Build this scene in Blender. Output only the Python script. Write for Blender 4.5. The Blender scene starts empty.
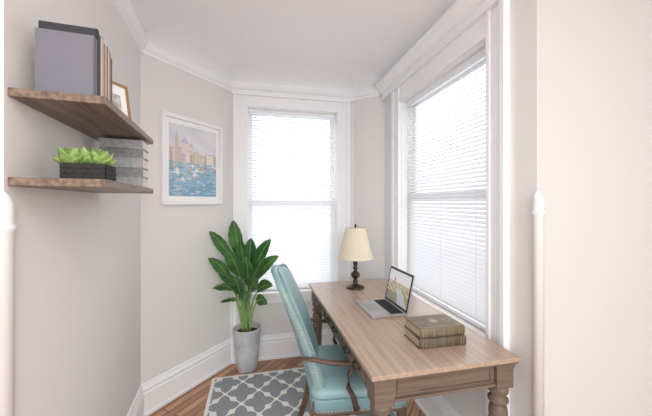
import bpy, bmesh, math, random
from mathutils import Matrix, Vector
random.seed(7)
F=310.0; H=1.41; HZ=203.0
def lin(c):
    return tuple(((x/255)/12.92 if x/255<=0.04045 else (((x/255)+0.055)/1.055)**2.4) for x in c)
def img(x,y,Y):
    return Vector(((x-326)/F*Y, Y, H-(y-HZ)/F*Y))
# ---------------------------------------------------------------- materials
def mat(name,rgb,rough=0.6,metal=0.0,noise=0.0,nscale=8.0,bump=0.0,bscale=80.0,stretch=(1,1,1),rgb2=None,spec=0.4):
    m=bpy.data.materials.new(name); m.use_nodes=True
    nt=m.node_tree; N=nt.nodes; L=nt.links; b=N['Principled BSDF']
    b.inputs['Roughness'].default_value=rough; b.inputs['Metallic'].default_value=metal
    b.inputs['Specular IOR Level'].default_value=spec
    c=lin(rgb); c2=lin(rgb2) if rgb2 else tuple(x*(1-noise) for x in c)
    tc=N.new('ShaderNodeTexCoord'); mp=N.new('ShaderNodeMapping'); mp.inputs['Scale'].default_value=stretch
    L.new(tc.outputs['Object'],mp.inputs['Vector'])
    nz=N.new('ShaderNodeTexNoise'); nz.inputs['Scale'].default_value=nscale; nz.inputs['Detail'].default_value=5
    L.new(mp.outputs[0],nz.inputs['Vector'])
    rp=N.new('ShaderNodeValToRGB'); rp.color_ramp.elements[0].position=0.35; rp.color_ramp.elements[1].position=0.68
    rp.color_ramp.elements[0].color=(*c,1); rp.color_ramp.elements[1].color=(*c2,1)
    L.new(nz.outputs['Fac'],rp.inputs['Fac']); L.new(rp.outputs['Color'],b.inputs['Base Color'])
    if bump>0:
        n2=N.new('ShaderNodeTexNoise'); n2.inputs['Scale'].default_value=bscale; L.new(mp.outputs[0],n2.inputs['Vector'])
        bp=N.new('ShaderNodeBump'); bp.inputs['Strength'].default_value=bump; bp.inputs['Distance'].default_value=0.01
        L.new(n2.outputs['Fac'],bp.inputs['Height']); L.new(bp.outputs[0],b.inputs['Normal'])
    return m
def translucent(name,rgb,fac=0.5):
    m=bpy.data.materials.new(name); m.use_nodes=True; nt=m.node_tree; N=nt.nodes; L=nt.links
    b=N['Principled BSDF']; b.inputs['Base Color'].default_value=(*lin(rgb),1); b.inputs['Roughness'].default_value=.6
    t=N.new('ShaderNodeBsdfTranslucent'); t.inputs['Color'].default_value=(*lin(rgb),1)
    mx=N.new('ShaderNodeMixShader'); mx.inputs[0].default_value=fac
    L.new(b.outputs[0],mx.inputs[1]); L.new(t.outputs[0],mx.inputs[2]); L.new(mx.outputs[0],N['Material Output'].inputs[0])
    return m
def glassmat():
    m=bpy.data.materials.new('window_glass'); m.use_nodes=True; nt=m.node_tree; N=nt.nodes; L=nt.links
    t=N.new('ShaderNodeBsdfTransparent'); g=N.new('ShaderNodeBsdfGlossy'); g.inputs['Roughness'].default_value=.05
    mx=N.new('ShaderNodeMixShader'); mx.inputs[0].default_value=.04
    L.new(t.outputs[0],mx.inputs[1]); L.new(g.outputs[0],mx.inputs[2]); L.new(mx.outputs[0],N['Material Output'].inputs[0])
    return m
def attrmat(name,rough=.5,emit=0):
    m=bpy.data.materials.new(name); m.use_nodes=True; nt=m.node_tree; N=nt.nodes; L=nt.links
    b=N['Principled BSDF']; b.inputs['Roughness'].default_value=rough
    a=N.new('ShaderNodeAttribute'); a.attribute_name='Col'
    L.new(a.outputs['Color'],b.inputs['Base Color'])
    if emit:
        L.new(a.outputs['Color'],b.inputs['Emission Color']); b.inputs['Emission Strength'].default_value=emit
    return m
def floormat():
    m=bpy.data.materials.new('oak_floor'); m.use_nodes=True; nt=m.node_tree; N=nt.nodes; L=nt.links
    b=N['Principled BSDF']; b.inputs['Roughness'].default_value=.3
    tc=N.new('ShaderNodeTexCoord'); mp=N.new('ShaderNodeMapping'); mp.inputs['Rotation'].default_value=(0,0,math.radians(-62))
    L.new(tc.outputs['Object'],mp.inputs['Vector'])
    br=N.new('ShaderNodeTexBrick'); br.inputs['Scale'].default_value=1; br.inputs['Brick Width'].default_value=.9
    br.inputs['Row Height'].default_value=.06; br.inputs['Mortar Size'].default_value=.003; br.inputs['Bias'].default_value=0
    br.inputs['Color1'].default_value=(*lin((212,172,138)),1); br.inputs['Color2'].default_value=(*lin((160,110,80)),1); br.inputs['Mortar'].default_value=(*lin((84,52,36)),1)
    L.new(mp.outputs[0],br.inputs['Vector'])
    m2=N.new('ShaderNodeMapping'); m2.inputs['Scale'].default_value=(2,40,1); L.new(mp.outputs[0],m2.inputs['Vector'])
    nz=N.new('ShaderNodeTexNoise'); nz.inputs['Scale'].default_value=2.5; nz.inputs['Detail'].default_value=6; L.new(m2.outputs[0],nz.inputs['Vector'])
    rp=N.new('ShaderNodeValToRGB'); rp.color_ramp.elements[0].color=(.58,.51,.46,1); rp.color_ramp.elements[1].color=(1.15,1.1,1.08,1)
    rp.color_ramp.elements[0].position=.3; rp.color_ramp.elements[1].position=.7
    L.new(nz.outputs['Fac'],rp.inputs[0])
    mx=N.new('ShaderNodeMixRGB'); mx.blend_type='MULTIPLY'; mx.inputs[0].default_value=1
    L.new(br.outputs['Color'],mx.inputs[1]); L.new(rp.outputs[0],mx.inputs[2]); L.new(mx.outputs[0],b.inputs['Base Color'])
    return m
def woodmat(name,rgb,rgb2,stretch=(30,1.5,30),rough=.4):
    return mat(name,rgb,rough,rgb2=rgb2,nscale=2.2,stretch=stretch,bump=.05,bscale=6)

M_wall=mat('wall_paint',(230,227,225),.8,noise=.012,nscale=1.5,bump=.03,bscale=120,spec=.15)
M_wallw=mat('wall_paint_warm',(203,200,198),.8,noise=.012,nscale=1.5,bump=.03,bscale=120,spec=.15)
M_ceil=mat('ceiling_paint',(248,248,249),.85,noise=.01,spec=.1)
M_trim=mat('white_trim_paint',(246,246,247),.4,noise=.008)
M_floor=floormat(); M_glass=glassmat()
M_slat=translucent('blind_slat',(240,241,244),.22)
M_rail=mat('blind_rail',(244,244,246),.45,noise=.01)
M_shelf=woodmat('shelf_wood',(138,116,98),(86,69,57),stretch=(2,30,30))
M_top=woodmat('desk_top_wood',(178,156,139),(156,135,119),stretch=(28,1.2,28),rough=.28)
M_body=woodmat('desk_body_wood',(118,102,90),(94,80,69),stretch=(1.5,1.5,25),rough=.45)
M_dark=mat('dark_bronze',(70,62,56),.35,.7,noise=.3,nscale=20)
M_silver=mat('laptop_aluminium',(196,196,198),.3,.7,noise=.02)
M_key=mat('black_keys',(30,30,33),.5,noise=.1)
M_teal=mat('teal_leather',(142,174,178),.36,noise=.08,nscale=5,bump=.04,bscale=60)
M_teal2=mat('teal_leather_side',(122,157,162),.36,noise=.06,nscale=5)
M_nail=mat('nailhead_pewter',(190,182,165),.3,.8,noise=.1)
M_chairwood=woodmat('chair_wood',(112,88,73),(80,61,50),stretch=(4,4,18))
M_leaf=mat('leaf_green',(44,90,46),.34,rgb2=(90,138,76),nscale=7,bump=.05,bscale=30)
M_leaf2=mat('leaf_midrib',(148,182,110),.5,noise=.1)
M_succ=mat('succulent_green',(150,174,98),.45,rgb2=(106,140,70),nscale=30)
M_pot=mat('grey_concrete_pot',(208,209,211),.6,rgb2=(174,176,180),nscale=9,bump=.1,bscale=40)
M_soil=mat('soil',(62,48,38),.95,noise=.4,nscale=40,bump=.6)

# ---------------------------------------------------------------- mesh builder
class MB:
    def __init__(s): s.v=[];s.f=[];s.m=[];s.s=[]
    def add(s,vs,fs,mi=0,sm=False,M=None):
        o=len(s.v)
        for p in vs:
            p=Vector(p); s.v.append(M@p if M is not None else p)
        for f in fs: s.f.append([i+o for i in f]); s.m.append(mi); s.s.append(sm)
    def box(s,x0,x1,y0,y1,z0,z1,mi=0,M=None):
        vs=[(x0,y0,z0),(x1,y0,z0),(x1,y1,z0),(x0,y1,z0),(x0,y0,z1),(x1,y0,z1),(x1,y1,z1),(x0,y1,z1)]
        s.add(vs,[(0,3,2,1),(4,5,6,7),(0,1,5,4),(1,2,6,5),(2,3,7,6),(3,0,4,7)],mi,False,M)
    def prism(s,poly,z0,z1,mi=0,M=None,sm=False):
        n=len(poly); vs=[(p[0],p[1],z0) for p in poly]+[(p[0],p[1],z1) for p in poly]
        fs=[tuple(range(n))[::-1],tuple(range(n,2*n))]+[(i,(i+1)%n,n+(i+1)%n,n+i) for i in range(n)]
        s.add(vs,fs,mi,sm,M)
    def lathe(s,prof,mi=0,seg=28,M=None,cap=True,sm=True):
        vs=[];fs=[]
        for r,z in prof:
            for k in range(seg):
                a=2*math.pi*k/seg; vs.append((r*math.cos(a),r*math.sin(a),z))
        for i in range(len(prof)-1):
            for k in range(seg):
                k2=(k+1)%seg; fs.append((i*seg+k,i*seg+k2,(i+1)*seg+k2,(i+1)*seg+k))
        s.add(vs,fs,mi,sm,M)
        if cap:
            s.add([vs[k] for k in range(seg)],[tuple(range(seg))[::-1]],mi,False,M)
            s.add(vs[-seg:],[tuple(range(seg))],mi,False,M)
    def tube(s,pts,rad,mi=0,seg=12,M=None,flat=1.0):
        pts=[Vector(p) for p in pts]; n=len(pts)
        if not hasattr(rad,'__len__'): rad=[rad]*n
        vs=[];fs=[];up=Vector((0,0,1))
        for i,p in enumerate(pts):
            t=(pts[min(i+1,n-1)]-pts[max(i-1,0)]).normalized()
            a=t.cross(up)
            if a.length<.2: a=t.cross(Vector((1,0,0)))
            a.normalize(); b=a.cross(t).normalized()
            for k in range(seg):
                q=2*math.pi*k/seg; vs.append(p+a*rad[i]*math.cos(q)+b*rad[i]*flat*math.sin(q))
        for i in range(n-1):
            for k in range(seg):
                k2=(k+1)%seg; fs.append((i*seg+k,i*seg+k2,(i+1)*seg+k2,(i+1)*seg+k))
        fs.append(tuple(range(seg))[::-1]); fs.append(tuple(range((n-1)*seg,n*seg)))
        s.add(vs,fs,mi,True,M)
    def ball(s,c,r,mi=0,seg=8,M=None,sz=1.0):
        pr=[(max(r*math.sin(math.pi*i/6),1e-4),-r*sz*math.cos(math.pi*i/6)) for i in range(7)]
        T=Matrix.Translation(c); s.lathe(pr,mi,seg,(M@T) if M is not None else T,cap=False)
    def build(s,name,mats,mw=None,bevel=0,seg=2,sub=0,recalc=True):
        me=bpy.data.meshes.new(name); me.from_pydata([tuple(p) for p in s.v],[],s.f)
        for m in mats: me.materials.append(m)
        for i,p in enumerate(me.polygons): p.material_index=s.m[i]; p.use_smooth=s.s[i]
        if recalc:
            bm=bmesh.new(); bm.from_mesh(me); bmesh.ops.remove_doubles(bm,verts=bm.verts,dist=1e-5)
            bmesh.ops.recalc_face_normals(bm,faces=bm.faces); bm.to_mesh(me); bm.free()
        ob=bpy.data.objects.new(name,me); bpy.context.scene.collection.objects.link(ob)
        if mw is not None: ob.matrix_world=mw
        if bevel:
            b=ob.modifiers.new('bevel','BEVEL'); b.width=bevel; b.segments=seg; b.limit_method='ANGLE'; b.angle_limit=math.radians(50)
        if sub:
            b=ob.modifiers.new('sub','SUBSURF'); b.levels=sub; b.render_levels=sub
        return ob
def frame(p0,d,z=0):
    x=Vector((d[0],d[1],0)).normalized(); y=Vector((-x.y,x.x,0))
    return Matrix(((x.x,y.x,0,p0[0]),(x.y,y.y,0,p0[1]),(0,0,1,z),(0,0,0,1)))

# ---------------------------------------------------------------- room plan
D=Vector((-.793,.763)); C=Vector((-1.22,2.04)); B1=Vector((-.85,2.74)); B2=Vector((.27,3.0))
B3=Vector((.535,2.815)); E=Vector((.856,1.258))
G=D+1.5*Vector((-.949,-.316)); Hh=E+1.7*Vector((.979,.202))
RL=Vector((-2.5,-2.6)); RR=Vector((2.9,-2.6))
PL=[RL,G,D,C,B1,B2,B3,E,Hh,RR]
names=['side_left','opening_left','left','painting','back','corner','right','opening_right','side_right']
def seg_n(i):
    d=(PL[i+1]-PL[i]).normalized(); return Vector((d.y,-d.x))
def off(i,o):
    if i==0: return PL[0]+seg_n(0)*o
    if i==len(PL)-1: return PL[-1]+seg_n(i-1)*o
    a=seg_n(i-1); b=seg_n(i); m=(a+b).normalized(); return PL[i]+m*(o/m.dot(a))
TH=.12; CZ=2.47; RC=.28; RCZ=.11; TOPZ=CZ+RCZ
def wall(i,holes=()):
    p0,p1=PL[i],PL[i+1]; d=(p1-p0).normalized(); n=seg_n(i); Lg=(p1-p0).length
    us=[0,Lg]; 
    for h in holes: us+= [h[0],h[1]]
    us=sorted(us); mb=MB()
    def outer(u):
        if u==0: return off(i,-TH)
        if u==Lg: return off(i+1,-TH)
        return p0+d*u-n*TH
    for a,b in zip(us[:-1],us[1:]):
        q=[p0+d*a,p0+d*b,outer(b),outer(a)]
        hh=[h for h in holes if abs(h[0]-a)<1e-6]
        if hh:
            mb.prism(q,0,hh[0][2]); mb.prism(q,hh[0][3],TOPZ)
        else: mb.prism(q,0,TOPZ)
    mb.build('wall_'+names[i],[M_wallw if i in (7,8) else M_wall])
WB=(.15,.98,.60,2.27); WR=(.34,1.33,.74,2.22)
for i in range(9):
    wall(i,[WB] if i==4 else [WR] if i==6 else [])
def sweep(name,i,prof,m,trim0=0,trim1=0,sm=False):
    vs=[];fs=[];n=len(prof)
    for k in (i,i+1):
        for o,z in prof:
            p=off(k,o); vs.append((p.x,p.y,z))
    for j in range(n-1): fs.append((j,j+1,n+j+1,n+j))
    mb=MB(); mb.add(vs,fs,0,sm)
    return mb,name,m
base=[(0,0),(.03,0),(.03,.02),(.022,.026),(.022,.15),(.016,.156),(.02,.168),(.02,.178),(.012,.19),(.008,.21),(0,.215)]
crown=[(0,2.395),(.012,2.40),(.012,2.415),(.03,2.43),(.045,2.455),(.05,2.47),(0,2.472)]
for i in range(1,8):
    mb,nm,m=sweep('',i,base,M_trim); mb.build('baseboard_'+names[i],[M_trim])
ent=[(0,2.335),(.045,2.335),(.045,2.352),(.03,2.358),(.035,2.385),(.055,2.395),(.055,2.41),(.07,2.425),(.10,2.445),(.10,2.462),(.09,2.472),(0,2.474)]
for k,i in enumerate(range(2,7)):
    mb,nm,m=sweep('',i,ent if i==6 else crown,M_trim); mb.build('trim_%d'%(k+1),[M_trim])
# ceiling with a shallow coved edge
mb=MB()
for i in range(1,8):
    prof=[(RC*(1-math.cos(a)),CZ+RCZ*math.sin(a)*.995) for a in [math.pi/2*j/14 for j in range(15)]]
    vs=[];fs=[];n=len(prof)
    for k in (i,i+1):
        for o,z in prof:
            p=off(k,o); vs.append((p.x,p.y,z))
    for j in range(n-1): fs.append((j,n+j,n+j+1,j+1))
    mb.add(vs,fs,0,True)
outer=[off(k,-TH) for k in range(len(PL))]
mb.prism([tuple(p) for p in outer],TOPZ,TOPZ+.1)
mb.build('ceiling',[M_ceil],recalc=False)
mb=MB(); mb.prism([tuple(p) for p in outer],-.1,0); mb.build('floor',[M_floor])

# corner guards (turned posts on the outside corners)
def guard(name,P,dx,dy,ztop):
    mb=MB(); r=.021
    prof=[(r,.22),(r,ztop-.10),(r*1.15,ztop-.095),(r*1.15,ztop-.085),(r*.9,ztop-.08),(r,ztop-.06),(r*.95,ztop-.03),(r*.6,ztop-.012),(.002,ztop)]
    mb.lathe(prof,0,20); mb.build(name,[M_gd],Matrix.Translation((P.x+dx,P.y+dy,0)))
M_gd=mat('corner_post_paint',(222,220,219),.5,noise=.01)
guard('trim_6',D,.008,-.010,1.44); guard('trim_7',E,-.004,-.012,1.46)

# ---------------------------------------------------------------- windows
def window(name,i,W,rec,cas,head,ztopc):
    u0,u1,z0,z1=W; fr=frame(PL[i],PL[i+1]-PL[i]); mb=MB(); c=.028
    # casings (stepped) both sides
    for a,b,inn in ((u0-cas,u0,1),(u1,u1+cas,0)):
        mb.box(a,b,-.018,0,.0+.216,ztopc)
        if inn: mb.box(a,a+.028,-.034,-.018,.216,ztopc); mb.box(b-.02,b,-.028,-.018,.216,ztopc)
        else: mb.box(b-.028,b,-.034,-.018,.216,ztopc); mb.box(a,a+.02,-.028,-.018,.216,ztopc)
        mb.box(a+.045,b-.04,-.025,-.018,.24,ztopc-.02)
    mb.box(u0,u1,-.018,0,z1,ztopc); mb.box(u0,u1,-.026,-.018,z1,z1+.02); 
    if head:
        mb.box(u0-cas-.012,u1+cas+.012,-.045,0,ztopc,ztopc+.018); mb.box(u0-cas-.006,u1+cas+.006,-.035,0,ztopc+.018,ztopc+.035)
    # stool + apron
    mb.box(u0-.02,u1+.02,-.035,.0,z0-.025,z0); mb.box(u0,u1,0,TH,z0-.025,z0-.001)
    mb.box(u0,u1,-.015,0,z0-.10,z0-.025)
    mb.box(u0,u0+.006,-.001,TH,z0,z1); mb.box(u1-.006,u1,-.001,TH,z0,z1); mb.box(u0,u1,-.001,TH,z1-.006,z1)
    # sash frames
    t=.045; zm=(z0+z1)/2-.02
    for (za,zb,y) in ((z0,zm+.02,TH-.045),(zm-.02,z1,TH-.02)):
        mb.box(u0,u0+t,y,y+.022,za,zb); mb.box(u1-t,u1,y,y+.022,za,zb)
        mb.box(u0+t,u1-t,y,y+.022,za,za+t); mb.box(u0+t,u1-t,y,y+.022,zb-t,zb)
        mb.add([(u0+t,y+.012,za+t),(u1-t,y+.012,za+t),(u1-t,y+.012,zb-t),(u0+t,y+.012,zb-t)],[(0,1,2,3)],1)
    mb.build(name,[M_trim,M_glass],fr)
    # blind
    mb=MB(); yb=rec; a,b=u0+.008,u1-.008
    mb.box(a,b,yb-.018,yb+.018,z1-.04,z1-.008,1)
    sp=.0245; z=z1-.055; w=.0135; tilt=math.radians(46)
    while z>z0+.04:
        dy=w*math.cos(tilt); dz=w*math.sin(tilt)
        mb.add([(a,yb-dy,z-dz),(b,yb-dy,z-dz),(b,yb,z+.0018),(a,yb,z+.0018),(b,yb+dy,z+dz),(a,yb+dy,z+dz)],[(0,1,2,3),(3,2,4,5)],0,True)
        z-=sp
    mb.box(a,b,yb-.012,yb+.012,z0+.006,z0+.026,1)
    for f in (.15,.5,.85):
        uu=a+(b-a)*f
        mb.box(uu-.001,uu+.001,yb-.0145,yb-.0135,z0+.026,z1-.04,1)
    mb.tube([(a+.06,yb-.022,z1-.04),(a+.06,yb-.024,z1-.65)],.003,1,6)
    mb.build('window_blind',[M_slat,M_rail],fr,recalc=False)
window('window_1',4,WB,.045,.12,True,2.365)
window('window_2',6,WR,.05,.12,False,2.335)

# ---------------------------------------------------------------- desk
RZ=.0085
A=Vector((.166,1.121)); fd=frame(A,(.975,.223),RZ); DW,DL,DH=.646,1.355,.7715
mb=MB()
mb.box(0,DW,0,DL,DH-.018,DH,0); mb.box(.006,DW-.006,.006,DL-.006,DH-.028,DH-.018,1)
lx=.018; lw=.080
zb=.652
# aprons
mb.box(.04,DW-.04,.035,.055,zb,DH-.028,1); mb.box(.04,DW-.04,DL-.055,DL-.035,zb,DH-.028,1)
mb.box(.035,.055,.05,DL-.05,zb,DH-.028,1); mb.box(DW-.055,DW-.035,.05,DL-.05,zb,DH-.028,1)
mb.box(.03,DW-.03,.026,.06,zb-.004,zb+.008,1); mb.box(.028,.05,.06,DL-.06,zb-.004,zb+.006,1)
# framed panel on the near and far end aprons
for (ya,yb_) in ((.029,.035),(DL-.035,DL-.029)):
    a,b=.115,DW-.115; za,zc=zb+.018,DH-.040
    mb.box(a,b,ya,yb_,za,za+.006,1); mb.box(a,b,ya,yb_,zc-.006,zc,1); mb.box(a,a+.006,ya,yb_,za,zc,1); mb.box(b-.006,b,ya,yb_,za,zc,1)
# drawers on the sitting side
n=3; span=DL-.2; 
for k in range(n):
    a=.10+k*span/n+.012; b=.10+(k+1)*span/n-.012
    mb.box(.024,.035,a,b,zb+.012,DH-.036,1); mb.box(.020,.024,a+.012,b-.012,zb+.02,DH-.044,1)
    for q in (.3,.7) if (b-a)>.3 else (.5,):
        yy=a+(b-a)*q; zc=(zb+DH-.03)/2
        mb.tube([(.021,yy-.03,zc+.006),(.006,yy-.028,zc+.004),(.004,yy,zc-.008),(.006,yy+.028,zc+.004),(.021,yy+.03,zc+.006)],.0035,2,8)
        mb.box(.017,.02,yy-.038,yy-.024,zc-.004,zc+.016,2); mb.box(.017,.02,yy+.024,yy+.038,zc-.004,zc+.016,2)
def leg(cx,cy):
    T=Matrix.Translation((cx,cy,0))
    h=lw/2
    mb.box(-h,h,-h,h,.640,DH-.028,1,T)
    mb.box(-h-.004,h+.004,-h-.004,h+.004,DH-.045,DH-.028,1,T)
    pr=[(.014,0),(.020,.01),(.024,.035),(.019,.055),(.016,.07),(.022,.082),(.022,.09),(.019,.10),(.024,.30),(.030,.47),(.034,.53),(.030,.552),(.024,.56),(.036,.572),(.037,.583),(.026,.592),(.026,.60),(.036,.612),(.037,.628),(.033,.642)]
    pr=[(r*1.1,z) for r,z in pr]
    mb.lathe(pr,1,24,T)
    for k in range(12): # reeds
        a=2*math.pi*k/12
        mb.tube([(.0205*math.cos(a),.0205*math.sin(a),.11),(.027*math.cos(a),.027*math.sin(a),.31),(.034*math.cos(a),.034*math.sin(a),.49)],.005,1,6,T)
for cx in (lx+lw/2,DW-lx-lw/2):
    for cy in (lx+lw/2,DL-lx-lw/2): leg(cx,cy)
mb.build('writing_desk',[M_top,M_body,M_dark],fd,bevel=.004)
DH=DH+RZ

# ---------------------------------------------------------------- armchair
mb=MB()
def backpt(s,t):   # s -1..1, t 0..1
    hw=.225+.03*t
    z=.40+.635*t
    z=z-(.05*abs(s)**4)*t**3
    hw2=hw*(1-.10*max(0,t-.85)/.15*max(0,t-.85)/.15)
    x=-.215-.20*t**1.25+.055*s*s*(1-.2*t)
    return Vector((x,s*hw2,z))
NS,NT=14,18
gf=[[backpt(-1+2*i/NS,j/NT) for i in range(NS+1)] for j in range(NT+1)]
vs=[];fs=[]
for j in range(NT+1):
    for i in range(NS+1):
        s=-1+2*i/NS; t=j/NT
        e=min(1,(1-abs(s))*5)*min(1,(1-t)*6+.0)
        vs.append(gf[j][i]+Vector((.016+.020*math.sqrt(max(e,0)),0,0)))
W_=NS+1; o=len(vs)
for j in range(NT+1):
    for i in range(NS+1): vs.append(gf[j][i]+Vector((-.026,0,0)))
for j in range(NT):
    for i in range(NS):
        a=j*W_+i; fs.append((a,a+1,a+W_+1,a+W_)); fs.append((o+a,o+a+W_,o+a+W_+1,o+a+1))
for j in range(NT):
    for i in (0,NS):
        a=j*W_+i; fs.append((a,a+W_,o+a+W_,o+a))
for i in range(NS):
    a=i; fs.append((a,o+a,o+a+1,a+1)); a=NT*W_+i; fs.append((a,a+1,o+a+1,o+a))
mb.add(vs,fs,0,True)
# nailheads along both sides, on the front rim and the outer edge
for sgn in (-1,1):
    for k in range(34):
        p=backpt(sgn,.1+.88*k/33); mb.ball(p+Vector((-.014,sgn*.0015,0)),.0055,2,6)
        mb.ball(p+Vector((.008,sgn*.0015,0)),.0055,2,6)
# piping
for sgn in (-1,1):
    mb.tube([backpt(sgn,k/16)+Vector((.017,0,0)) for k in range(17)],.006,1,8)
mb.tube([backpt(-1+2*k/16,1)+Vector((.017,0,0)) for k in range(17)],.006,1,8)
# seat: cushion
def rrect(x0,x1,y0,y1,r,n=5):
    pts=[]
    for cx,cy,a0 in ((x1-r,y1-r,0),(x0+r,y1-r,90),(x0+r,y0+r,180),(x1-r,y0+r,270)):
        for k in range(n+1):
            a=math.radians(a0+90*k/n); pts.append((cx+r*math.cos(a),cy+r*math.sin(a)))
    return pts
def cushion(x0,x1,y0,y1,prof,mi):
    vs=[];fs=[];n=None
    for ins,z in prof:
        pp=rrect(x0+ins,x1-ins,y0+ins,y1-ins,max(.05-ins*.3,.02)); n=len(pp)
        vs+=[(p[0],p[1],z) for p in pp]
    for j in range(len(prof)-1):
        for k in range(n): fs.append((j*n+k,j*n+(k+1)%n,(j+1)*n+(k+1)%n,(j+1)*n+k))
    fs.append(tuple(range(n))[::-1]); fs.append(tuple(range((len(prof)-1)*n,len(prof)*n)))
    mb.add(vs,fs,mi,True)
cushion(-.23,.27,-.25,.25,[(.012,.345),(.008,.348),(.008,.366)],3)
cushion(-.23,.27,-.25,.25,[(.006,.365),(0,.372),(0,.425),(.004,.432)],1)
cushion(-.225,.268,-.25,.25,[(.004,.432),(-.004,.445),(-.002,.465),(.012,.482),(.05,.495),(.12,.502)],0)
for k in range(26):
    x=-.2+.45*k/25
    for sg in (-1,1): mb.ball((x,sg*.2505,.378),.0055,2,6)
for k in range(24):
    mb.ball((.2705,-.22+.44*k/23,.378),.0055,2,6)
# legs
def sqleg(p0,p1,w0,w1):
    p0=Vector(p0);p1=Vector(p1); vs=[]
    for p,w in ((p0,w0),(p1,w1)):
        for a,b in ((-1,-1),(1,-1),(1,1),(-1,1)): vs.append(p+Vector((a*w,b*w,0)))
    mb.add(vs,[(0,1,2,3),(4,7,6,5),(0,4,5,1),(1,5,6,2),(2,6,7,3),(3,7,4,0)],3)
for sg in (-1,1):
    sqleg((.235,sg*.215,.37),(.245,sg*.22,0),.022,.014)
    sqleg((-.20,sg*.215,.42),(-.225,sg*.218,.2),.022,.018); sqleg((-.225,sg*.218,.2),(-.285,sg*.222,0),.018,.014)
    # arm: curve forward from back, scroll, then down into seat rail
    y=sg*.262
    P=[(-.275,sg*.245,.640),(-.22,y,.643),(-.14,y*1.02,.626),(-.06,y*1.03,.620),(-.015,y*1.03,.624),(.0,y*1.02,.616),(-.005,y*1.01,.600)]
    mb.tube(P,[.012,.014,.015,.016,.015,.014,.011],3,12,None,.75)
    mb.tube([(-.025,y*1.02,.612),(-.045,y*1.01,.56),(-.05,y,.50),(-.02,sg*.257,.44),(-.005,sg*.255,.38)],[.013,.011,.011,.013,.015],3,10)
fc=Matrix.Translation((.13,1.785,.0088))@Matrix.Rotation(math.radians(6),4,'Z')
mb.build('upholstered_armchair',[M_teal,M_teal2,M_nail,M_chairwood],fc,recalc=True)

# ---------------------------------------------------------------- rug
rw,rl=1.28,1.9
def rugmat():
    m=bpy.data.materials.new('trellis_rug'); m.use_nodes=True; nt=m.node_tree; N=nt.nodes; L=nt.links
    b=N['Principled BSDF']; b.inputs['Roughness'].default_value=.95; b.inputs['Specular IOR Level'].default_value=.05
    tc=N.new('ShaderNodeTexCoord'); sp=N.new('ShaderNodeSeparateXYZ'); L.new(tc.outputs['Object'],sp.inputs[0])
    def mth(op,a,bv=None,c=None):
        n=N.new('ShaderNodeMath'); n.operation=op
        for k,v in enumerate((a,bv,c)):
            if v is None: continue
            if isinstance(v,(int,float)): n.inputs[k].default_value=v
            else: L.new(v,n.inputs[k])
        return n.outputs[0]
    cell=.24
    x=mth('MULTIPLY',sp.outputs[0],2*math.pi/cell); y=mth('MULTIPLY',sp.outputs[1],2*math.pi/(cell*1.15))
    cx=mth('COSINE',x); cy=mth('COSINE',y)
    s=mth('ADD',cx,cy)
    c3x=mth('COSINE',mth('MULTIPLY',x,3)); c3y=mth('COSINE',mth('MULTIPLY',y,3))
    s=mth('ADD',s,mth('MULTIPLY',mth('ADD',c3x,c3y),.30))
    line=mth('LESS_THAN',mth('ABSOLUTE',s),.25)
    # border
    bx=mth('ABSOLUTE',mth('SUBTRACT',sp.outputs[0],rw/2)); by=mth('ABSOLUTE',mth('SUBTRACT',sp.outputs[1],rl/2))
    brd=mth('MAXIMUM',mth('GREATER_THAN',bx,rw/2-.025),mth('GREATER_THAN',by,rl/2-.025))
    fac=mth('MAXIMUM',line,brd)
    mx=N.new('ShaderNodeMixRGB'); mx.inputs[1].default_value=(*lin((150,154,156)),1); mx.inputs[2].default_value=(*lin((238,236,231)),1)
    L.new(fac,mx.inputs[0]); L.new(mx.outputs[0],b.inputs['Base Color'])
    nz=N.new('ShaderNodeTexNoise'); nz.inputs['Scale'].default_value=250; L.new(tc.outputs['Object'],nz.inputs['Vector'])
    bp=N.new('ShaderNodeBump'); bp.inputs['Strength'].default_value=.4; bp.inputs['Distance'].default_value=.004
    L.new(nz.outputs['Fac'],bp.inputs['Height']); L.new(bp.outputs[0],b.inputs['Normal'])
    return m
mb=MB(); mb.box(0,rw,0,rl,0,.0075); 
farleft=Vector((-.91,2.485)); dd=Vector((.975,.223)); bb=Vector((-.223,.975))
mb.build('area_rug',[rugmat()],frame(farleft-bb*rl,dd,.0005),bevel=.003)

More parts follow.
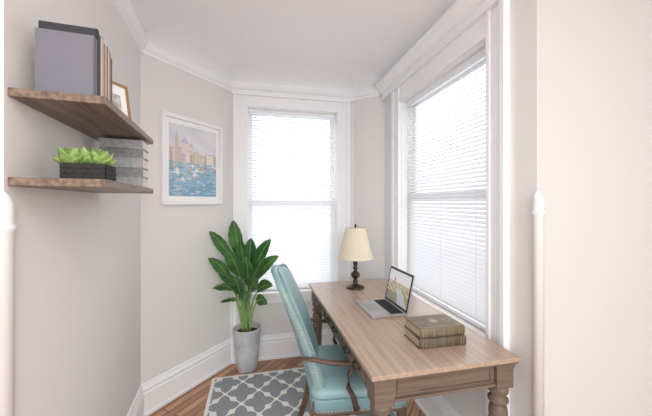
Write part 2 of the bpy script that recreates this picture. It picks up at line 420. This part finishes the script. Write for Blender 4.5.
# ---------------------------------------------------------------- potted plant
mb=MB(); PC=Vector((-.672,2.645,0))
mb.lathe([(.078,0),(.084,.008),(.100,.17),(.114,.335),(.116,.348),(.110,.353),(.101,.348),(.097,.31),(.001,.31)],0,36)
mb.lathe([(.099,.31),(.06,.322),(.001,.325)],1,24,cap=False)
def leaf(tip,wid,bend,bl=.34,side=None):
    base=Vector((random.uniform(-.035,.035),random.uniform(-.035,.02),.31)); tip=Vector(tip)-PC
    mid=Vector((base.x+(tip.x-base.x)*.22,base.y+(tip.y-base.y)*.22,base.z+(tip.z-base.z)*.66+bend))
    blade=min(.82,bl/((mid-base).length+(tip-mid).length))
    def bz(t): return base*(1-t)**2+mid*2*t*(1-t)+tip*t*t
    mb.tube([bz(t*(1-blade)/6*1.05) for t in range(7)],[.009-.0007*k for k in range(7)],3,8)
    n=18; pts=[bz(1-blade+blade*k/n) for k in range(n+1)]
    vs=[];fs=[]
    for k,p in enumerate(pts):
        t=(pts[min(k+1,n)]-pts[max(k-1,0)]).normalized()
        sd=side if side is not None else Vector((1,-.35,0))
        sd=(sd-t*sd.dot(t)); sd.normalize(); up=sd.cross(t)
        if up.y>0: up=-up
        q=k/n; w=wid*(math.sin(math.pi*min(1,.04+.96*q))**.62)*(1-.55*max(0,q-.55)**1.2)
        if k==n: w=.001
        ww=.003*math.sin(q*34)
        for c,f in ((-1,1),(-.5,.4),(0,0),(.5,.4),(1,1)):
            vs.append(p+sd*w*c+up*(w*.28*abs(c)+ww*abs(c)))
    for k in range(n):
        for c in range(4): a=k*5+c; fs.append((a,a+1,a+6,a+5))
    mb.add(vs,fs,2,True)
    mb.tube([p-Vector((0,.0015,0)) for p in pts],[.004*(1-k/n)+.0008 for k in range(n+1)],3,6)
LV=[ # x,y,depth,halfwidth,bend, len, side
 (233,220,2.60,.066,.02,.40,(1,-.3,.1)),(209,231,2.42,.050,.10,.42,(.5,-.3,.8)),
 (251,238,2.62,.062,.0,.38,(1,.2,0)),(271,239,2.56,.052,.06,.42,(.7,-.2,-.6)),
 (279,256,2.46,.048,.10,.40,(.45,-.3,-.8)),(208,258,2.42,.050,.12,.38,(.4,-.3,.8)),
 (212,288,2.36,.048,.20,.34,(.3,-.6,.7)),(264,258,2.46,.060,.04,.36,(1,-.2,-.35)),
 (226,248,2.40,.062,.04,.38,(.9,-.2,.45)),(273,286,2.40,.046,.18,.34,(.3,-.6,-.7)),
 (246,256,2.40,.060,.03,.36,(1,-.2,0)),(268,304,2.36,.044,.18,.30,(.35,-.6,-.7)),
 (234,276,2.34,.058,.06,.32,(.9,-.3,.4)),(220,302,2.36,.042,.16,.28,(.5,-.6,.6)),
 (258,278,2.36,.054,.08,.30,(.8,-.3,-.5)),(240,240,2.56,.060,.0,.38,(1,-.1,.2)),(218,272,2.40,.048,.12,.34,(.5,-.4,.7)),
 (246,290,2.34,.048,.05,.26,(1,-.3,.1))]
for x,y,Y,w,bn,bl,sd in LV: leaf(img(x,y,Y),w,bn,bl,side=Vector(sd))
mb.build('potted_bird_of_paradise_plant',[M_pot,M_soil,M_leaf,M_leaf2],Matrix.Translation((PC.x,PC.y,0)),recalc=False)

# ---------------------------------------------------------------- table lamp
M_shade=translucent('lamp_shade_fabric',(242,233,212),.35)
mb=MB(); z0=0
mb.lathe([(.066,0),(.068,.006),(.062,.014),(.04,.022),(.022,.03),(.016,.04),(.02,.05),(.012,.06),(.018,.075),(.032,.09),(.034,.10),(.03,.112),(.014,.125),(.01,.135),(.02,.145),(.02,.15),(.011,.158),(.016,.175),(.018,.19),(.012,.208),(.008,.22),(.008,.30)],0,28)
mb.lathe([(.004,.30),(.004,.455)],0,10); mb.ball((0,0,.462),.009,0,12,sz=1.3)
mb.lathe([(.02,.245),(.028,.27),(.026,.30),(.01,.32)],3,16)
mb.lathe([(.130,.225),(.125,.245),(.075,.44),(.072,.443),(.070,.44),(.122,.245),(.127,.225)],1,40,cap=False)
mb.lathe([(.131,.222),(.132,.228),(.128,.232)],2,40,cap=False); mb.lathe([(.076,.436),(.077,.442),(.073,.446)],2,40,cap=False)
for k in range(3):
    a=k*2*math.pi/3; mb.tube([(0,0,.438),(.072*math.cos(a),.072*math.sin(a),.438)],.0018,0,6)
M_bulb=mat('frosted_bulb',(250,248,240),.4,noise=.01); M_rim=mat('shade_rim',(226,214,188),.7,noise=.02)
mb.build('table_lamp',[M_dark,M_shade,M_rim,M_bulb],Matrix.Translation((.218,2.30,DH+.0005)))

# ---------------------------------------------------------------- pictures painted as colour grids
def gridpic(mb_name,w,h,nx,ny,fn,m,mw):
    vs=[];fs=[];cols=[]
    for j in range(ny+1):
        for i in range(nx+1): vs.append((w*i/nx,0,h*j/ny))
    for j in range(ny):
        for i in range(nx):
            a=j*(nx+1)+i; fs.append((a,a+1,a+nx+2,a+nx+1)); cols.append(fn((i+.5)/nx,(j+.5)/ny))
    me=bpy.data.meshes.new(mb_name); me.from_pydata(vs,[],fs); me.materials.append(m)
    at=me.color_attributes.new('Col','FLOAT_COLOR','CORNER')
    for p in me.polygons:
        for li in p.loop_indices: at.data[li].color=(*lin(cols[p.index]),1)
    ob=bpy.data.objects.new(mb_name,me); bpy.context.scene.collection.objects.link(ob); ob.matrix_world=mw
    return ob
R=random.Random(3)
def cl(x): return min(1,max(0,x))
houses=[]; x=0
hp=[(222,204,184),(232,218,200),(210,186,168),(226,200,176),(214,206,206),(200,182,180),(236,226,212),(206,194,200)]
while x<1:
    wd=R.uniform(.05,.11); houses.append((x,x+wd,.665-.05*x+R.uniform(-.02,.03),R.choice(hp))); x+=wd
refl=[(R.random(),R.uniform(.02,.48),R.uniform(.02,.08),R.uniform(.006,.018),R.choice([(92,152,182),(84,132,170),(132,186,206),(164,206,220),(228,218,204),(110,164,194),(104,174,190),(228,236,240),(216,196,180)])) for _ in range(260)]
masts=[(R.random(),R.uniform(.56,.68)) for _ in range(12)]
boats=[(R.random(),R.uniform(.20,.47),R.uniform(.035,.075),R.choice([(246,244,242),(240,238,236),(140,144,166),(212,160,134)])) for _ in range(17)]
def paint(u,v):
    n=R.uniform(-4,4)
    cloud=.5+.5*math.sin(u*7+2*math.sin(v*9))*math.sin(v*13+u*3)
    sky=(204+30*cloud,210+16*cloud,224+4*cloud)
    wat=(108+66*v,158+50*v,192+34*v)
    k=cl((v-.47)/.03); c=tuple(a*k+b*(1-k) for a,b in zip(sky,wat))
    for a,b,t,col in houses:
        if a<=u<b and .48<v<t:
            c=col
            fx=((u-a)/(b-a)*4)%1; fy=(v*32)%1
            if .3<fx<.7 and .3<fy<.75 and v<t-.02: c=tuple(.82*q for q in col)
            if v>t-.014: c=(196,158,142)
    for dx,dy,dr in ((.30,.74,.075),(.43,.71,.04)):
        if ((u-dx))**2+((v-dy)*1.0)**2<dr*dr and v>dy-.01: c=(186,188,204)
        if abs(u-dx)<dr*.9 and .6<v<dy: c=(226,212,198)
        if abs(u-dx)<.008 and v<dy+dr+.03 and v>dy: c=(196,188,188)
    if abs(u-.14)<.030 and .48<v<.84: c=(216,182,162)
    if abs(u-.14)<.030*(1-cl((v-.84)/.06)) and .84<=v<.90: c=(182,194,196)
    if v<.485:
        for x,y,w,h,col in refl:
            d=((u-x)/w)**2+((v-y)/h)**2
            if d<1: f=.7*(1-d*.5); c=tuple((1-f)*a+f*b for a,b in zip(c,col))
        if v>.2 and (abs(u-.14)<.03 or abs(u-.30)<.06) and math.sin(v*160)>-.2: c=tuple(.55*a+.45*b for a,b in zip(c,(224,206,190)))
        for x,y,l,col in boats:
            if abs(u-x)<l*(.5+(v-y)*14) and 0<v-y<.03: c=col
            if abs(u-x)<l*.4 and .03<=v-y<.045: c=(230,224,218)
    for x,t in masts:
        if abs(u-x)<.006 and .40<v<t: c=tuple(.4*a+.6*b for a,b in zip(c,(140,130,144)))
    c=tuple(.80*q+.20*226 for q in c)
    return tuple(min(255,max(0,a+n)) for a in c)
# framed art on angled wall
fp=frame(C,B1-C); u0=.182*.792-.008; pw,ph=.545,.65; z0=1.40
mb=MB(); t=.026
mb.box(u0,u0+t,-.03,0,z0,z0+ph); mb.box(u0+pw-t,u0+pw,-.03,0,z0,z0+ph)
mb.box(u0+t,u0+pw-t,-.03,0,z0,z0+t); mb.box(u0+t,u0+pw-t,-.03,0,z0+ph-t,z0+ph)
mb.box(u0+t,u0+pw-t,-.012,0,z0+t,z0+ph-t,1)
M_matb=mat('picture_mat_board',(248,248,247),.8,noise=.005)
M_pframe=mat('white_picture_frame',(244,244,244),.35,noise=.01)
art=mb.build('framed_harbour_painting',[M_pframe,M_matb],fp@Matrix.Translation((0,-.001,0)),bevel=.003)
g=gridpic('painting_canvas',pw-.116,ph-.122,110,136,paint,attrmat('watercolour',.7),Matrix.Identity(4))
g.parent=art; g.matrix_parent_inverse=Matrix.Identity(4); g.location=(u0+.058,-.0135,z0+.061)

# ---------------------------------------------------------------- laptop
LA=Vector((.253,1.672)); ld=Vector((.20,.048)).normalized()
fl=frame(LA,ld,DH+.001)
mb=MB(); lw_,ll=.205,.295
mb.box(0,lw_,0,ll,.001,.013,0)
mb.box(.115,.19,.02,ll-.02,.013,.0138,1)
for r in range(5):
    for c in range(13):
        x=.118+r*.0145; y=.023+c*.0193; mb.box(x,x+.012,y,y+.0165,.0138,.0148,1)
mb.box(.02,.095,.09,.205,.013,.0134,2)
tl=math.radians(12)
S=Matrix.Translation((lw_-.004,0,.014))@Matrix.Rotation(tl,4,'Y')
mb.box(0,.006,0,ll,0,.215,0,S); mb.box(-.0012,0,.003,ll-.003,.003,.212,1,S)
M_pad=mat('trackpad',(178,178,181),.35,.5,noise=.01)
lap=mb.build('laptop',[M_silver,M_key,M_pad],fl,bevel=.0012)
def scr(u,v):
    n=R.uniform(-6,6)
    if v>.66: c=(216+16*(1-v),218,222)
    elif v>.52: 
        c=(176,162,146) if math.sin(u*37)+math.sin(u*71)>0 else (198,180,152)
    elif v>.3: c=(196,176,134) if math.sin(u*25+v*40)>-.2 else (156,142,116)
    else: c=(130+36*u,126+30*u,118)
    if v<.5 and abs(u-.55+ (v-.5)*.5)<.10+.25*(.5-v): c=(186,190,194)
    if .55<v<.78 and abs(u-.3)<.03: c=(160,142,128)
    return tuple(min(255,max(0,a+n)) for a in c)
sg=gridpic('laptop_screen',ll-.028,.186,60,40,scr,attrmat('screen_picture',.25,.15),Matrix.Identity(4))
sg.parent=lap; sg.matrix_parent_inverse=Matrix.Identity(4)
sg.matrix_local=S@Matrix.Translation((-.0016,ll-.014,.014))@Matrix.Rotation(math.radians(-90),4,'Z')

# ---------------------------------------------------------------- books on desk
def book(mb,x0,x1,y0,y1,z0,z1,cov,pg,M,gold=None,spine='y0'):
    t=.003
    mb.box(x0,x1,y0,y1,z0,z0+t,cov,M); mb.box(x0,x1,y0,y1,z1-t,z1,cov,M)
    mb.box(x0+.005,x1-.005,y0+.004,y1-.006,z0+t,z1-t,pg,M)
    n=8; hh=(z1-z0)/2
    vs=[];fs=[]
    for k in range(n+1):
        a=-math.pi/2+math.pi*k/n
        vs.append((x0,y0-.008*math.cos(a)+.002,(z0+z1)/2+hh*math.sin(a))); vs.append((x1,y0-.008*math.cos(a)+.002,(z0+z1)/2+hh*math.sin(a)))
    for k in range(n): fs.append((2*k,2*k+1,2*k+3,2*k+2))
    fs.append(tuple(range(0,2*n+1,2))); fs.append(tuple(range(1,2*n+2,2))[::-1])
    mb.add(vs,fs,cov,True,M)
    if gold is not None:
        for f in (.06,.12,.3,.5,.7,.88,.94):
            x=x0+(x1-x0)*f; mb.box(x-.0015,x+.0015,y0-.0068,y0,z0+.004,z1-.004,gold,M)
        for a,b,c,d in ((x0+.01,x1-.01,y0+.01,y0+.013),(x0+.01,x1-.01,y1-.013,y1-.01),(x0+.01,x0+.013,y0+.01,y1-.01),(x1-.013,x1-.01,y0+.01,y1-.01)):
            mb.box(a,b,c,d,z1,z1+.0006,gold,M)
        cx,cy=(x0+x1)/2,(y0+y1)/2
        T=M@Matrix.Translation((cx,cy,z1))
        mb.lathe([(.018,0),(.018,.0006)],gold,20,T); 
M_bk1=mat('antique_book_green',(94,88,74),.55,rgb2=(126,110,90),nscale=30); M_bk2=mat('antique_book_brown',(80,72,62),.55,rgb2=(108,92,76),nscale=30)
M_pg=mat('aged_pages',(196,180,150),.8,rgb2=(160,142,114),nscale=4,stretch=(1,1,120))
M_gold=mat('gilt',(160,140,102),.4,.5,noise=.1)
mb=MB(); fb=frame((.402,1.332),(.985,.20),DH+.0005)
book(mb,0,.222,0,.150,0,.043,1,2,Matrix.Identity(4),3)
book(mb,.004,.220,.002,.150,.0445,.085,0,2,Matrix.Rotation(math.radians(1.5),4,'Z'),3)
mb.build('stack_of_antique_books',[M_bk1,M_bk2,M_pg,M_gold],fb,bevel=.001)

# ---------------------------------------------------------------- shelves (wall frame, room side = -y)
fw=frame(D,C-D); ST=.022
for nm,zt in (('floating_wall_shelf',1.70),('floating_wall_shelf',1.475)):
    mb=MB(); mb.box(.0,.612,-.210,-.0005,-ST,0)
    mb.build(nm,[M_shelf],fw@Matrix.Translation((.012,0,zt)),bevel=.002)
cols=[(116,114,123),(50,50,54),(82,82,88),(200,188,178),(168,130,106),(226,216,206),(186,152,126),(140,118,104)]
ms=[mat('book_cover_%d'%k,c,.6,noise=.06,nscale=12) for k,c in enumerate(cols)]
M_page=mat('book_pages',(236,232,226),.8,rgb2=(214,210,203),nscale=3,stretch=(90,1,1))
mb=MB(); u=.05
spec=[(.024,.176,.132,0),(.014,.208,.135,1),(.012,.20,.13,2),(.012,.195,.132,5),(.012,.205,.125,3),(.014,.19,.13,4),(.010,.198,.12,5),(.014,.195,.13,7),(.012,.185,.13,5),(.014,.190,.12,4),(.012,.175,.12,2)]
for th,hh,dp,ci in spec:
    v0=.17; a,b=u,u+th-.0008
    mb.box(a,a+.002,-v0,-v0+dp,0,hh,ci); mb.box(b-.002,b,-v0,-v0+dp,0,hh,ci)
    mb.box(a,b,-v0-.001,-v0+.002,0,hh,ci); mb.box(a+.002,b-.002,-v0+.002,-v0+dp-.003,.003,hh-.003,8)
    u+=th
mb.build('row_of_books',ms+[M_page],fw@Matrix.Translation((0,0,1.7004)))
# small gold photo frame
P0=fw@Vector((.285,-.125,1.7)); P1=fw@Vector((.395,-.190,1.7))
ff=frame(P0,(P1-P0),1.7008); ff=ff@Matrix.Rotation(math.radians(-8),4,'X')
fwid=.115; fh=.155; mb=MB(); t=.009
mb.box(0,t,-.0,.012,.0018,fh); mb.box(fwid-t,fwid,0,.012,.0018,fh); mb.box(t,fwid-t,0,.012,.0018,t); mb.box(t,fwid-t,0,.012,fh-t,fh)
mb.box(t,fwid-t,.005,.011,t,fh-t,1); mb.box(.035,fwid-.035,.0045,.005,.045,fh-.045,2)
mb.add([(.05,.012,.11),(.07,.012,.11),(.07,.05,.009),(.05,.05,.009)],[(0,1,2,3)],3)
M_gf=mat('gold_frame',(178,144,100),.35,.5,noise=.1); M_ph=mat('small_sketch',(170,165,160),.8,rgb2=(226,222,216),nscale=60)
mb.build('gold_photo_frame',[M_gf,M_matb,M_ph,ms[1]],ff)
# lower shelf : grey stack of linen books
mb=MB(); M_lin=mat('grey_linen_cover',(182,182,182),.85,rgb2=(158,158,160),nscale=60); M_lin2=mat('grey_linen_cover_dark',(150,150,152),.85,rgb2=(130,130,132),nscale=60)
z=0
for k,(th,a,b) in enumerate([(.041,.0,.10),(.038,.002,.098),(.041,.0,.099),(.038,.003,.1),(.036,.001,.098)]):
    c=0 if k%2==0 else 2
    mb.box(a,b,-.155,-.0,z,z+.003,c); mb.box(a,b,-.155,-.0,z+th-.0035,z+th-.0006,c)
    mb.box(a+.0015,a+.004,-.1545,-.0005,z+.003,z+th-.0035,c); mb.box(a+.004,b-.003,-.152,-.003,z+.003,z+th-.0035,1)
    z+=th
mb.build('stack_of_grey_books',[M_lin,M_page,M_lin2],fw@Matrix.Translation((.475,-.045,1.4754)))
# planter box with succulents
mb=MB(); M_blk=mat('black_woven_planter',(44,42,41),.7,noise=.3,nscale=60,bump=.4)
x0,x1,y0,y1,hh=0,.095,-.11,0,.05
mb.box(x0,x1,y0,y0+.006,0,hh); mb.box(x0,x1,y1-.006,y1,0,hh); mb.box(x0,x0+.006,y0+.006,y1-.006,0,hh); mb.box(x1-.006,x1,y0+.006,y1-.006,0,hh)
mb.box(x0+.006,x1-.006,y0+.006,y1-.006,0,.04,1)
for k in range(3):
    z=.008+k*.014; mb.box(-.002,0,y0-.002,y1,z,z+.009); mb.box(-.002,x1,y0-.002,y0,z,z+.009)
for cy,cx,sc in ((-.092,.03,1.1),(-.055,.045,1.35),(-.015,.03,1.25),(-.075,.075,1.0),(-.03,.075,1.2)):
    for ring,(nn,el,l) in enumerate(((6,25,.040),(5,50,.044),(3,75,.038))):
        for k in range(nn):
            a=2*math.pi*k/nn+ring*.5+cx*30; e=math.radians(el)
            d=Vector((math.cos(a)*math.cos(e),math.sin(a)*math.cos(e),math.sin(e))); L_=l*sc
            b=Vector((cx,cy,.044)); pts=[b+d*L_*q+Vector((0,0,.01*q*q*(1 if ring else .6))) for q in (0,.25,.5,.75,1)]
            mb.tube(pts,[.003,.011*sc,.014*sc,.010*sc,.001],2,8,None,.45)
mb.build('succulent_planter_box',[M_blk,M_soil,M_succ],fw@Matrix.Translation((.105,-.070,1.4755)))

# ---------------------------------------------------------------- light
w=bpy.data.worlds.new('sky'); bpy.context.scene.world=w; w.use_nodes=True
N=w.node_tree.nodes; L=w.node_tree.links
bg=N['Background']; bg.inputs[1].default_value=2.5
tc=N.new('ShaderNodeTexCoord'); sp=N.new('ShaderNodeSeparateXYZ'); rp=N.new('ShaderNodeValToRGB')
mr=N.new('ShaderNodeMapRange'); mr.inputs[1].default_value=-1; mr.inputs[2].default_value=1
L.new(tc.outputs['Generated'],sp.inputs[0]); L.new(sp.outputs[2],mr.inputs[0]); L.new(mr.outputs[0],rp.inputs[0]); L.new(rp.outputs[0],bg.inputs[0])
e=rp.color_ramp.elements; e[0].position=.42; e[0].color=(.66,.69,.73,1); e[1].position=.56; e[1].color=(.95,.98,1,1)
def area(name,loc,rot,sx,sy,e,col=(1,1,1)):
    l=bpy.data.lights.new(name,'AREA'); l.shape='RECTANGLE'; l.size=sx; l.size_y=sy; l.energy=e; l.color=col
    o=bpy.data.objects.new(name,l); o.location=loc; o.rotation_euler=rot; bpy.context.scene.collection.objects.link(o)
area('fill_area',(.3,-.6,2.5),(0,0,0),1.4,1.4,30,(1,.99,.98))  # added soft fill behind the camera, not an actual ceiling fixture
pl=bpy.data.lights.new('fill_point','POINT'); pl.energy=72; pl.shadow_soft_size=.4; pl.color=(1,.99,.98)  # added point fill to lift ceiling and left wall; no pendant hangs here
po=bpy.data.objects.new('fill_point',pl); po.location=(.85,-1.15,1.75); bpy.context.scene.collection.objects.link(po)
cam=bpy.data.cameras.new('camera'); co=bpy.data.objects.new('camera',cam); bpy.context.scene.collection.objects.link(co)
cam.sensor_width=36; cam.lens=36*F/652; cam.shift_y=-(208-HZ)/652; cam.clip_start=.02
co.location=(0,0,H); co.rotation_euler=(math.radians(90),0,0)
bpy.context.scene.camera=co
bpy.context.scene.view_settings.view_transform='Standard'
